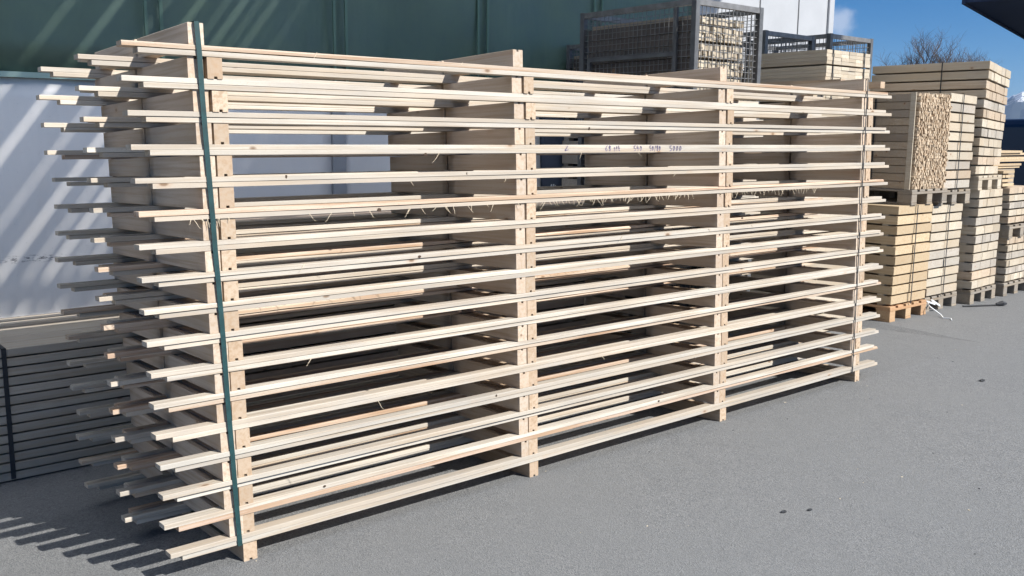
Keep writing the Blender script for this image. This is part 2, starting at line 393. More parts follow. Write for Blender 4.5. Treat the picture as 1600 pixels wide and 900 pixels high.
for stack in (0, 1):
    ys = 0 if stack == 0 else .5455
    for k in range(17):                         # k = 0 is the top row
        zt = (17-k)*PZ
        for inv in (0, 1):
            lean = (A[k]-A[0]) if inv else (B[k]-B[0])
            dx = rnd.uniform(-.006, .006) if stack == 0 else rnd.uniform(-.006, .006)
            dy = rnd.uniform(-.003, .004) if stack == 0 else rnd.uniform(-.004, .010)
            bx = lean if stack == 0 else lean+dx
            n = 17-k
            which = 'near' if stack == 0 else 'far'
            hgt = ('%s up' % ordn[n]) if 1 < n < 17 else ordn[n]
            lab = 'slatted softwood frame with legs %s, %s of its kind, in the %s stack' % ('up' if inv else 'down', hgt, which)
            if stack == 0 and k == 3 and inv: lab = 'slatted softwood frame with legs up bearing violet handwritten sizes, near stack'
            if stack == 0 and k == 5 and not inv: lab = 'slatted softwood frame with legs down, torn fibres hanging from its front slat, near stack'
            fz = zt-ST if inv else zt-PZ
            fr = thing('slatted_frame', lab, 'timber frame', (bx, ys+dy, fz-FALL*(ys+dy)), 0, 'nailed slatted timber frames in the strapped stack')
            fr.rotation_euler.x = -FALL
            frames[(stack, k, inv)] = fr
            x0 = (A[0] if inv else B[0])
            zs = 0.0006 if inv else HB+.0006
            for row in (0, 1):
                if stack == 0: sx_ = 0 if row == 0 else -.010+rnd.uniform(-.006, .006)
                else: sx_ = .035+rnd.uniform(-.01, .01) if row == 0 else -.012+rnd.uniform(-.008, .008)
                me = SLAT[rnd.randrange(9)]
                if row == 0 and stack == 0: me = SLAT[rnd.choice([0,1,2,4,5,7,8] if rnd.random() < .85 else [3, 6])]
                if (stack, row) in ((0,1),(1,0)) and 6 <= k <= 10 and rnd.random() < .6: me = ROUGH
                s = link('slat', me, fr, (x0+sx_, 0.0 if row == 0 else DEP-.056, zs))
            for i in range(4):
                xb = i*SP if inv else i*SP+BW+.005
                zb = ST+.0004 if inv else .0
                link('crossbeam', rnd.choice(BEAM[inv]), fr, (xb+rnd.uniform(-.0015,.0015), rnd.uniform(.001, .004), zb))
# hanging torn fibres under the front slat of one frame, few loose ones elsewhere
def fibres(parent, xs, y, z, mn, mxl, seed):
    r = random.Random(seed); b = MB()
    for x in xs:
        L = r.uniform(mn, mxl); a = r.uniform(-1, 1); p = Vector((x, y-.002, z)); pts = [p]
        lean_ = r.choice([-1, -.6, .2, .7, 1])
        for q in range(4):
            p = p+Vector((lean_*L*.22+r.uniform(-.002,.002), -r.uniform(0,.003)*a, -L*.25*(1 if q < 3 else .4))); pts.append(p.copy())
        b.tube(pts, [.0013, .0012, .001, .0008, .0004], 4)
    o = b.build('torn_fibres', M_fibre, parent); o['kind'] = 'stuff'; return o
fr = frames[(0, 5, 0)]
r = random.Random(3)
xs = [r.uniform(-.05, .12) for _ in range(9)]+[r.uniform(.35, 1.5) for _ in range(16)]+[1.62+i*.022+r.uniform(-.01,.01) for i in range(52)]+[3.0+i*.03+r.uniform(-.01,.01) for i in range(34)]
fibres(fr, xs, 0, HB+.003, .012, .042, 4)
for key, zz, xl in (((0,3,0), HB, [1.05,1.9,2.3]), ((0,4,0), HB, [.9,1.42,2.6]), ((0,7,1), .018, [.4,2.2,2.9,3.3]), ((0,10,0), HB, [.4,3.1,3.9,4.0]), ((0,12,0), HB, [.7, 2.05, 4.1]), ((0,0,1), .02, [.5,1.2])):
    fibres(frames[key], xl, 0, zz+.002, .015, .05, int(xl[0]*100))

def hole(key, u, v, w_=.012, h_=.009):
    f_ = frames[key]; dd = F + R2*((u-800)/FPX) - U2*((v-450)/FPX); tt = (-.0012-CAM.y)/dd.y
    X, Z = CAM.x+dd.x*tt-f_.location.x, CAM.z+dd.z*tt-f_.location.z
    n = 9; P = [(X+w_*(.9+.25*math.sin(k*3))*math.cos(6.283*k/n), Z+h_*math.sin(6.283*k/n)) for k in range(n)]
    MB().prism(P, 1, -.0022, .002).build('knot_hole', M_knot, f_)
M_knot = plain('dark_knot', (.055, .032, .018), .8, 0, 60, .4)
for key, u, v, w_, h_ in (((0,5,0), 593, 328, .011, .008), ((0,4,1), 730, 271, .009, .007), ((0,2,0), 922, 201, .007, .008), ((0,3,0), 665, 241, .010, .006),
    ((0,4,1), 447, 276, .005, .007), ((0,7,1), 655, 401, .010, .006), ((0,9,0), 283, 538, .006, .006), ((0,10,1), 719, 486, .010, .005), ((0,13,1), 775, 618, .006, .006),
    ((0,15,1), 508, 760, .007, .004), ((0,15,0), 1030, 627, .009, .006), ((0,0,1), 1010, 116, .006, .004), ((0,7,1), 1160, 341, .008, .005), ((0,12,0), 1085, 560, .007, .005)):
    hole(key, u, v, w_, h_)
# handwriting: strokes drawn in a unit cell, in ink ribbons 0.4 mm proud of the slats
G = {'6': [[(.8,1),(.3,.6),(.1,.25),(.4,0),(.75,.2),(.6,.45),(.15,.35)]], '8': [[(.7,.85),(.4,1),(.2,.75),(.75,.3),(.5,0),(.15,.2),(.75,.8)]],
     's': [[(.7,.6),(.3,.65),(.25,.4),(.65,.25),(.5,0),(.1,.05)]], 't': [[(.4,.9),(.35,0)],[(.1,.6),(.7,.65)]], 'k': [[(.2,1),(.2,0)],[(.7,.6),(.2,.3),(.75,0)]],
     '5': [[(.8,1),(.25,.95),(.2,.6),(.7,.5),(.7,.1),(.15,0)]], '4': [[(.3,1),(.1,.45),(.8,.45)],[(.65,.8),(.5,0)]],
     '0': [[(.45,.9),(.15,.5),(.35,.05),(.75,.3),(.75,.75),(.45,.9)]], '/': [[(.8,1),(.1,-.1)]], 'v': [[(0,.1),(.05,.35)],[(0,.1),(1.3,.95)],[(0,.1),(.6,.2),(1.6,.3)]]}
def write(b, s, x0, x1, z0, h):
    cw = (x1-x0)/len(s)
    for i, ch in enumerate(s):
        for st in G[ch]:
            pts = [Vector((x0+cw*(i+.05+.85*px), -.0024, z0+h*pz)) for px, pz in st]
            for p, q in zip(pts, pts[1:]):
                d_ = (q-p); L = d_.length; a = math.atan2(d_.z, d_.x)
                Mx = Matrix.Translation(p) @ Matrix.Rotation(-a, 4, 'Y')
                b.box(-.0006, L+.0006, -.0002, .0012, -.0013, .0013, M=Mx)
fw = frames[(0, 3, 1)]
def x_at(u, v=234):       # yard x on the plane Y=0 for a photo column, used once to space the words
    dd = F + R2*((u-800)/FPX) - U2*((v-450)/FPX); tt = -CAM.y/dd.y
    return CAM.x+dd.x*tt
bx_ = fw.location.x
for s, u0, u1 in (('v', 883, 887), ('68', 945.5, 956), ('stk', 959, 970), ('540', 990, 1004), ('50/80', 1015, 1033), ('5000', 1046, 1066)):
    ib = MB(); write(ib, s, x_at(u0)-bx_, x_at(u1)-bx_, -.012, .027)
    ib.build('handwriting', M_ink, fw)

# straps round the stack
def strap_band(name, xa, xb, mt, label, w_=.019):
    z0, z1 = HB-.002, 17*PZ+HB+.002; y0, y1 = -.0062, .5455+DEP+.012; t = .0012; dz_ = -FALL*(y1-y0)
    root = thing(name, label, 'strap', ((xa+xb)/2, y0, z0))
    lx, ly, lz = root.location
    b = MB()
    def seg(x0, x1, ya, yb, za, zb, vert):
        i = len(b.v)
        if vert:  P = [(x0-w_/2,ya,za),(x0+w_/2,ya,za),(x0+w_/2,yb,za),(x0-w_/2,yb,za),(x1-w_/2,ya,zb),(x1+w_/2,ya,zb),(x1+w_/2,yb,zb),(x1-w_/2,yb,zb)]
        else: P = [(x0-w_/2,ya,za),(x0+w_/2,ya,za),(x1+w_/2,yb,za+dz_),(x1-w_/2,yb,za+dz_),(x0-w_/2,ya,zb),(x0+w_/2,ya,zb),(x1+w_/2,yb,zb+dz_),(x1-w_/2,yb,zb+dz_)]
        b.v += [(x-lx, y-ly, z-lz) for x, y, z in P]
        for q in ((0,3,2,1),(4,5,6,7),(0,1,5,4),(1,2,6,5),(2,3,7,6),(3,0,4,7)): b.f.append([i+j for j in q]); b.m.append(0)
    n = 17; r_ = random.Random(int(xa*50)+3)
    px = xb; pz = z0
    for i in range(1, n+1):
        nx_ = xb+(xa-xb)*i/n+r_.uniform(-.0015, .0015) if i < n else xa; nz_ = z0+(z1-z0)*i/n
        seg(px, nx_, y0, y0+t, pz, nz_, True); px, pz = nx_, nz_
    seg(xb, xa, y1-t, y1, z0+dz_, z1+dz_, True)
    seg(xa, xa, y0, y1, z1-.0002, z1+t, False); seg(xb, xb, y0, y1, z0-t, z0+.0002, False)
    b.build('band', mt, root)
    return root
strap_band('tension_strap', .028, .110, M_strap, 'dark green tension strap round the near left end of the frame stack')
strap_band('tension_strap', 4.493, 4.546, M_dstrap, 'thin black strap round the far right end of the frame stack', .011)

# ------------------------------------------------------------------ low shaded board pile in front of the white curtain
pile = thing('board_pile', 'low pile of weathered long boards in the shade left of the frames', 'board pile', (-3.4, 1.642, -.045))
r = random.Random(21)
nl = 14; ph_ = .672/nl
for i in range(nl):
    b = MB(); y = 0
    while y < .84:
        wd = r.uniform(.11, .17)
        dx = r.uniform(-.03, .03)
        if y == 0: dx = 0
        b.box(dx, 3.93+r.uniform(-.12, .0), y+(r.uniform(0, .006) if y == 0 else .002), min(y+wd, .86)-.003, i*ph_+.008, (i+1)*ph_-.001)
        y += wd
    o = b.build('board_layer', W['grey'], pile, bevel=.0015)
    for xq in (1.0, 3.2): MB().box(xq, xq+.08, .03, .8, i*ph_, i*ph_+.0075).build('spacer_lath', W['grey'], pile)
MB().box(-1, 3.85, .565, .63, .673, .690).build('top_plank', W['slat'], pile, loc=(.0,0,0))
MB().box(.3, 3.9, .70, .80, .673, .684).build('top_plank', W['grey'], pile)
for x in (3.045, 1.2):
    tag(MB().box(x-3.4-.011, x-3.4+.011, 1.642-.004, 1.642-.001, -.03, .632).box(x-3.4-.011, x-3.4+.011, 1.642-.004, 2.507, .6285, .631).build('pile_strap', M_dstrap),
        'dark strap round the low shaded board pile, %s' % ('nearer the frames' if x > 2 else 'farther left out toward the yard'), 'strap', None)

p2 = thing('board_pile', 'taller brown board pile standing in shadow directly behind the frames', 'board pile', (.58, 1.62, -.045))
for i in range(21):
    b = MB(); y = 0
    while y < .7:
        wd = r.uniform(.12, .17); b.box(r.uniform(-.02, .02), 3.42+r.uniform(-.04, .04), y+(r.uniform(0, .012) if y == 0 else .002), y+wd-.003, i*.0585+.011, (i+1)*.0585-.001); y += wd
    b.build('board_layer', W['brown'], p2)
    for xq in (.5, 2.8): MB().box(xq, xq+.08, .03, .6, i*.0585, i*.0585+.0105).build('spacer_lath', W['grey'], p2)

# ------------------------------------------------------------------ pallets and timber piles
def pallet(loc, rz, label, mt=None, mx_=.78, group='pallets under the timber piles', blocks_mt=None):
    mt = mt or W['pallet']; bm_ = blocks_mt or mt
    root = thing('pallet', label, 'pallet', loc, rz, group)
    W_, D_, z = mx_, 1.2, 0
    bl = (.10, .14, .10); xs_ = (0, W_/2-.05, W_-.10); xw = (.10, .10, .10)
    for i, x in enumerate(xs_):
        MB().box(x, x+xw[i], 0, D_, 0, .021).build('bottom_board', mt, root, bevel=.002)
        for y in (0.002, D_/2-.07, D_-.142):
            MB().box(x+.001, x+xw[i]-.001, y, y+.14, .0215, .0995).build('block', bm_, root, bevel=.003)
    for y in (0, D_/2-.07, D_-.145): MB().box(0, W_, y, y+.145, .10, .121).build('cross_board', mt, root, bevel=.002)
    for i in range(5):
        x = i*(W_-.1)/4; MB().box(x, x+.1, .003, D_-.003, .1215, .1425).build('deck_board', mt, root, bevel=.002)
    return root
def copy_tree(o, parent=None):
    c = o.copy(); COL.objects.link(c)
    if parent: c.parent = parent
    for ch in list(o.children): copy_tree(ch, c)
    return c
def timber_pile(name, loc, w_, layers, n, label, mt, rz=0, gap=.017, dep=1.2, tilt=0.0, straps=(.5,), seed=0, group='timber piles on pallets by the yard', top_slip=None, smt=None, jit=.004, lean=0.0):
    root = thing(name, label, 'timber pile', loc, rz, group); r = random.Random(seed)
    z = 0; N_ = len(layers)
    for i, h in enumerate(layers):
        b = MB(); y0 = r.uniform(-jit, jit)*2; sx_ = r.uniform(-jit, jit)+lean*z
        tl = tilt*(i+1)/N_
        nn = n if n <= 2 else r.randint(n-2, n+1); jj = .06 if n <= 2 else .30
        ws = [1+r.uniform(-jj, jj) for _ in range(nn)]; tot = sum(ws); a_ = 0
        for k in range(nn):
            cw = w_*ws[k]/tot; a = a_; a_ += cw; xa, xb = a+.0012, a+cw-.0012
            ya = y0+r.uniform(-jit, jit); za = z+gap-tl*(a); zb = z+h-tl*a
            zc = z+h-tl*(a+cw); zd = z+gap-tl*(a+cw)
            q = len(b.v)
            P = [(xa,ya,za),(xb,ya,zd),(xb,dep+ya,zd),(xa,dep+ya,za),(xa,ya,zb),(xb,ya,zc),(xb,dep+ya,zc),(xa,dep+ya,zb)]
            b.v += [(x+sx_, y, zz) for x, y, zz in P]
            for f in ((0,3,2,1),(4,5,6,7),(0,1,5,4),(1,2,6,5),(2,3,7,6),(3,0,4,7)): b.f.append([q+j for j in f]); b.m.append(0)
        lm = mt if not isinstance(mt, (list, tuple)) else r.choice(mt)
        b.build('timber_layer', lm, root, bevel=.0012)
        for fy in (.10, .5, .9): MB().box(.01+sx_, w_-.01+sx_, dep*fy-.03, dep*fy+.03, z+.0008-tl*w_*.5, z+gap-.0006-tl*w_*.5).build('spacer_lath', W['block'], root)
        z += h
    s = MB()
    for fx in straps:
        x = w_*fx; s.box(x-.006+lean*z*.5, x+.006+lean*z*.5, -jit*4-.004, -jit*4-.001, 0, z+.002-tilt*x); s.box(x-.006+lean*z*.5, x+.006+lean*z*.5, -jit*4-.004, dep+jit*4, z+.0015, z+.0035)
    for fy in (.36,):
        s.box(-jit*4-.004+lean*z*.5, -jit*4-.001+lean*z*.5, dep*fy-.006, dep*fy+.006, 0, z)
    s.build('strap', smt or M_dstrap, root)
    return root, z

# first: golden pile
pallet((6.80, .95, 0), 0, 'new orange-brown pallet under the golden timber pile', W['pallet_new'], .68)
timber_pile('timber_pile', (6.82, .955, .1435), .64, [.0925]*10, 2, 'golden timber pile of ten layers nearest the frame stack', W['block_gold'], straps=(.5,), seed=2, group=None)
# bundle of rough battens above it
zb_ = .1435+.925+.001
pallet((7.02, .94, zb_), 0, 'grey pallet on the golden pile carrying the rough battens', None, .68)
bt = thing('batten_bundle', 'tall bundle of rough thin battens, ragged ends facing the yard', 'timber bundle', (7.06, .955, zb_+.1435))
r = random.Random(5); b = MB(); nx_, nz_ = 27, 34; cw, ch = .60/nx_, .87/nz_
for j in range(nz_):
    x = r.uniform(-.01, .01)
    while x < .60:
        bw_ = r.uniform(.007, .015); hh = ch*r.uniform(.8, 1.2); zc = j*ch+r.uniform(-.004, .006)
        a = r.uniform(-.35, .35)
        Mx = Matrix.Translation((x+bw_/2, r.uniform(-.012, .014), max(zc, 0)+hh/2)) @ Matrix.Rotation(a, 4, 'Y')
        b.box(-bw_/2, bw_/2, 0, 1.18, -hh/2, hh/2, M=Mx); x += bw_*r.uniform(.9, 1.2)
o = b.build('batten_ends', W['batten'], bt); o['kind'] = 'stuff'
side = MB()
for j in range(12): side.box(-.024, -.014, .03+r.uniform(0,.05), 1.15+r.uniform(-.04, .04), .003+j*.0725, .003+j*.0725+.066)
side.build('side_lath', W['block_x'], bt)
MB().box(-.034, -.0245, .02, .07, 0, .88).build('side_batten', W['block'], bt)
s = MB().box(-.036, .62, .4, .415, .885, .888).box(-.0375, -.0355, .4, .415, 0, .885); s.build('strap', M_dstrap, bt)
# second pile
pallet((7.55, 1.0, 0), 0, 'grey pallet under the pale pile just right of the golden one', None, .66)
r2_, z2 = timber_pile('timber_pile', (7.56, 1.005, .1435), .63, [.0895]*10, 2, 'pale grey-white timber pile just right of the golden one', [W['block'], W['block'], W['block'], W['block_tan'], W['block_grey']], straps=(.5,), seed=4, group=None)
pallet((7.63, .99, .1435+z2+.002), 0, 'grey pallet carrying the white timber blocks beside the rough battens', None, .66)
timber_pile('timber_pile', (7.72, 1.0, .2875+z2+.002), .55, [.0925]*10, 2, 'strapped white timber blocks beside the rough battens, on the upper pallet', [W['block'], W['block'], W['block'], W['block_tan'], W['block_grey']], straps=(.45,), seed=9, group=None, tilt=.03)
# third, tallest
pallet((8.36, .93, 0), R(3), 'grey pallet under the tallest timber pile', None, .66)
r3, z3 = timber_pile('timber_pile', (8.37, .94, .1435), .62, [.0930]*11, 5, 'lower half of the tallest pile, many narrow end grains', [W['block'], W['block'], W['block'], W['block_tan'], W['block_grey']], rz=R(3), straps=(), seed=13, group=None)
pallet((8.34, .94, .1435+z3+.002), R(3), 'new pale pallet halfway up the tallest timber pile', W['block'], .60)
timber_pile('timber_pile', (8.30, .95, .2885+z3+.003), .60, [.094]*12, 7, 'upper half of the tallest pile rising above everything against the sky', [W['block'], W['block'], W['block'], W['block_tan'], W['block_grey']], rz=R(4), straps=(), seed=15, group=None, tilt=.12, lean=.07)
# fourth at the frame edge
pallet((9.16, .94, 0), R(2), 'grey pallet under the pile at the far right edge', None, .70)
r4, z4 = timber_pile('timber_pile', (9.18, .95, .1435), .64, [.081]*6, 8, 'low white timber pile at the far right edge', [W['block'], W['block'], W['block'], W['block_tan'], W['block_grey']], rz=R(2), straps=(), seed=17, group=None)
pallet((9.14, .93, .1435+z4+.002), R(2), 'grey pallet between the two right-edge piles', None, .72)
r5, z5 = timber_pile('timber_pile', (9.12, .95, .2885+z4+.003), .80, [.078]*5, 9, 'pale timber pile on the upper pallet at the right edge', [W['block'], W['block'], W['block'], W['block_tan'], W['block_grey']], rz=R(2), straps=(), seed=18, group=None)
zz_ = .2885+z4+z5+.004
timber_pile('timber_pile', (9.04, 1.0, zz_), .30, [.045]*4, 3, 'small dark-topped pile of short boards at right', W['block_gold'], rz=R(2), straps=(), seed=19, group=None, dep=.9)
r = random.Random(31); b = thing('loose_planks', 'loose orange planks jutting right from a bearer on the right-edge pile', 'planks', (9.30, 1.1, zz_))
MB().box(-.22, .45, .25, .40, 0, .20).build('bearer_board', W['pallet'], b)
MB().box(-.30, .36, .05, .2, .001, .19).build('bearer_board', W['pallet'], b)
zq = .2015
for i in range(6):
    x0_ = -.25+r.uniform(-.05,.05)
    MB().box(x0_, .62+r.uniform(-.2, .12), .02+r.uniform(0,.05), .5, zq, zq+.024).build('plank', W['block_gold'], b); zq += .0245
    if i % 2: MB().box(-.2, .1, .1, .3, zq, zq+.02).build('spacer_lath', W['block_gold'], b); zq += .0205

# ------------------------------------------------------------------ mesh box pallets (steel cages)
def cage(loc, label, w_=.80, dep=1.2, h=.90, rz=0, full=True):
    root = thing('mesh_box', label, 'steel cage', loc, rz, 'steel mesh boxes behind the frames')
    p = .045
    for x in (0, w_-p):
        for y in (0, dep-p):
            MB().box(x, x+p, y, y+p, .10, h).box(x-.006, x+p+.006, y-.006, y+p+.006, 0, .0995).build('corner_post', M_steel, root, bevel=.002)
    MB().box(.046, w_-.046, .004, .04, h-.045, h-.004).box(.046, w_-.046, dep-.04, dep-.004, h-.045, h-.004).box(.004, .04, .046, dep-.046, h-.045, h-.004).box(w_-.04, w_-.004, .046, dep-.046, h-.045, h-.004).build('top_rail', M_gal, root)
    MB().box(.046, w_-.046, .004, .04, .1, .14).box(.046, w_-.046, dep-.04, dep-.004, .1, .14).box(.004, .04, .046, dep-.046, .1, .14).box(w_-.04, w_-.004, .046, dep-.046, .1, .14).box(.045, w_-.045, .045, dep-.045, .12, .13).build('floor_tray', M_steel, root)
    t = .0021
    def panel(horizontal_len, place):
        b = MB(); n = int((horizontal_len-.09)/.045)
        for i in range(1, n+1):
            a = .045+(horizontal_len-.09)*i/(n+1); place(b, a-t, a+t, .14, h-.045, 0)
        nn = int((h-.2)/.045)
        for i in range(1, nn+1):
            z = .14+(h-.185)*i/(nn+1); place(b, .045, horizontal_len-.045, z-t, z+t, 1)
        b.build('mesh_panel', M_gal, root)
    def fr_(y): return lambda b, a0, a1, z0, z1, k: b.box(a0, a1, y+k*.0045, y+k*.0045+.004, z0, z1)
    def sd_(x): return lambda b, a0, a1, z0, z1, k: b.box(x+k*.0045, x+k*.0045+.004, a0, a1, z0, z1)
    panel(w_, fr_(.014)); panel(w_, fr_(dep-.028)); panel(dep, sd_(.014)); panel(dep, sd_(w_-.028))
    # hinged flap frame on the long left side
    MB().box(-.008, .012, .20, dep-.1, h*.56, h*.56+.03).box(-.008, .012, .17, .2, h*.30, h-.05).box(-.008, .012, dep-.13, dep-.1, h*.30, h*.56).build('side_flap', M_steel, root)
    return root
def cage_load(loc, label, w_, dep, hs, seed, fill=1.0):
    root = thing('block_load', label, 'timber blocks', loc); r = random.Random(seed); z = 0; i = 0
    while z+.045 < hs:
        b = MB(); x = .021; h = .052
        while x < w_*fill:
            a = r.uniform(.026, .034); b.box(x, min(x+a, w_), r.uniform(0, .03), dep-r.uniform(0, .06), z, z+h-.003); x += a+.004
        b.build('block_row', W['block'], root); z += h; i += 1
        if i % 2 == 0: [MB().box(.02, w_-.02, q_, q_+.06, z, z+.011).build('spacer_lath', W['block'], root) for q_ in (.1, dep-.2)]; z += .018
    for j in range(int(hs/.09)): MB().box(-.004, .020, .0+r.uniform(0,.03), dep-r.uniform(0,.05), j*.09+.002, j*.09+.086).build('shade_side_board', W['dark'], root)  # side boards coloured dark to imitate the unlit left face
    return root
cage((4.13, 1.15, -.045), 'steel mesh box on the asphalt, foot of the column behind the frames')
cage((4.13, 1.15, .856), 'steel mesh box in the middle of the column behind the frames')
cage((4.13, 1.15, 1.757), 'steel mesh box with lit front, topmost of its column, full of pale blocks')
cage_load((4.165, 1.195, 1.757+.1305), 'rows of pale timber blocks inside the topmost lit mesh box', .60, 1.10, .69, 3)
cage_load((4.19, 1.20, .856+.1305), 'timber blocks inside the middle mesh box', .66, 1.08, .72, 4)
cage_load((4.19, 1.20, -.045+.1305), 'timber blocks inside the lowest mesh box', .66, 1.08, .72, 6)
bx1 = thing('timber_crate', 'dark slatted timber crate standing on the asphalt farther back', 'crate', (5.24, 2.55, -.045))
for y in (0, 1.1):
    for x in (0, .7): MB().box(x, x+.07, y, y+.07, 0, 1.7).build('corner_post', W['grey'], bx1)
sb = MB()
for i in range(13): sb.box(-.02, -.001, 0, 1.17, .06+i*.126, .16+i*.126)
for i in range(13): sb.box(0, .77, -.02, -.001, .06+i*.126, .16+i*.126)
sb.build('side_slats', W['grey'], bx1)
MB().box(0, .77, 0, 1.17, 1.701, 1.72).build('lid', W['grey'], bx1)
cage((5.28, 2.55, 1.677), 'dark steel mesh box farther back, on the timber crate')
cage_load((5.315, 2.60, 1.677+.1305), 'timber blocks with shade-coloured side boards in the mesh box farther back', .70, 1.10, .66, 12)
cage((6.15, 2.0, 0), 'steel mesh box on the asphalt behind the strapped bundles, left one'); cage((6.15, 2.0, .901), 'steel mesh box, middle of the left column behind the bundles'); cage((6.15, 2.0, 1.802-.05), 'steel mesh box whose rail shows left of the strapped bundles')
cage((7.22, 2.0, 0), 'steel mesh box on the asphalt behind the bundles, right one'); cage((7.22, 2.0, .901), 'steel mesh box, middle of the right column behind the bundles'); cage((7.22, 2.0, 1.802), 'steel mesh box whose top shows against the sky above the bundles')
cage_load((7.28, 2.05, 1.802+.1305), 'timber with shade-coloured side boards in the mesh box against the sky', .66, 1.08, .5, 8)

# ------------------------------------------------------------------ strapped bundles behind the right end of the frames
def bundle(loc, w_, dep, h, label, straps=(.13, .85), seed=0, nrow=4):
    root = thing('board_bundle', label, 'board bundle', loc, 0, 'strapped bundles of thin boards'); r = random.Random(seed)
    b = MB(); nc = 6; cw = w_/nc; rh = h/nrow
    for j in range(nrow):
        for i in range(nc):
            y = r.uniform(-.004, .004); b.box(i*cw+.0006, (i+1)*cw-.0006, y, dep+y, j*rh+.0008, (j+1)*rh-.0006)
    b.build('board', W['block'], root)
    s = MB()
    for f in straps: s.box(w_*f-.006, w_*f+.006, -.008, -.0055, -.002, h+.002).box(w_*f-.006, w_*f+.006, -.008, dep+.006, h+.0005, h+.003)
    s.build('strap', M_dstrap, root)
    return root
b_ = thing('timber_pile', 'tall dark timber pile hidden below the strapped bundles', 'timber pile', (5.72, 1.17, -.03))
for i in range(11):
    MB().box(0, .70, 0, .8, i*.18, i*.18+.165).build('timber_layer', W['block'], b_)
    for q_ in (.1, .6): MB().box(.05, .65, q_, q_+.06, i*.18+.1652, i*.18+.1798).build('spacer_lath', W['block'], b_)
zt0 = 1.98
bundle((5.66, 1.15, zt0+.001), .56, .85, .115, 'strapped bundle of pale boards, lowest of three above the frames', (.2,.46), 1)
# bearers
for x0_, y0_, ln in ((5.78, .98, .9), (6.30, .92, 1.0)):
    tag(MB().box(0, .07, 0, ln, 0, .055).build('bearer_beam', W['beam'], None, (x0_, y0_, zt0+.118)), 'brown square bearer jutting out under the upper bundles, %s' % ('inner one' if x0_ < 6 else 'outer one'), 'beam', 'bearers under the upper bundles')
bundle((5.83, 1.15, zt0+.175), .68, .80, .118, 'strapped bundle of pale boards, middle of three above the frames', seed=2)
bundle((5.835, 1.155, zt0+.308), .68, .80, .118, 'strapped bundle of pale boards, topmost of three against the white wall', seed=3)
for q_ in (0, .5): tag(MB().box(0, .06, 0, .7, 0, .011).build('spacer_lath', W['block'], None, (5.88+q_, 1.2, zt0+.2945)), 'thin lath between the two upper strapped bundles, %s one' % ('left' if q_ == 0 else 'right'), 'lath')

# ------------------------------------------------------------------ litter on the asphalt
b = MB(); pts = [(7.36,.64,.005),(7.43,.68,.006),(7.40,.74,.008),(7.47,.80,.02),(7.46,.90,.08),(7.52,.97,.12),(7.60,.93,.09),(7.66,.99,.11),(7.74,.95,.06),(7.82,.98,.03)]
b.tube(pts, [.006,.006,.006,.006,.007,.011,.012,.014,.010,.006], 4)
tag(b.build('plastic_strap_scrap', M_wstrap), 'scrap of white plastic strap lying between the first two pallets', 'litter')
b = MB().tube([(8.16,.91,.012),(8.3,.83,.014),(8.45,.76,.012),(8.53,.715,.016)], [.008,.009,.008,.008], 5).tube([(8.50,.73,.02),(8.56,.70,.026),(8.62,.68,.02)], [.012,.03,.010], 6)
tag(b.build('broken_lever', M_dstrap), 'black rod with a thick end lying by the third pallet', 'litter')
for (x, y, s_, lb) in ((5.326,-.544,.022,'small dark lump on the asphalt right of the frames'), (2.232,-1.043,.014,'dark bark flake in the foreground, left of a pair'), (2.343,-1.103,.012,'dark bark flake in the foreground, right of a pair'), (5.05,-1.0,.009,'tiny dark crumb on open asphalt at right')):
    bm = bmesh.new(); bmesh.ops.create_icosphere(bm, subdivisions=2, radius=s_)
    for v in bm.verts: v.co = Vector((v.co.x*rnd.uniform(1.0,1.5), v.co.y*rnd.uniform(.6,.9), v.co.z*rnd.uniform(.25,.45)))
    me = bpy.data.meshes.new('bark_chip'); bm.to_mesh(me); bm.free(); me.materials.append(M_dstrap)
    tag(link('bark_chip', me, None, (x, y, s_*.3)), lb, 'bark chip')
b = MB(); r = random.Random(77)
for i in range(110):
    x = r.uniform(-1.5, 9); y = -r.uniform(.05, 1)**1.5*3.0+.2; s_ = r.uniform(.001, .003)
    Mx = Matrix.Translation((x, y, s_*.3)) @ Matrix.Rotation(r.uniform(0, 3), 4, 'Z')
    b.box(-s_*r.uniform(1,3), s_*r.uniform(1,3), -s_, s_, 0, s_*.6, mi=r.choice([0,0,1]), M=Mx)
tag(b.build('wood_crumbs', [M_fibre, M_dstrap]), kind='stuff')

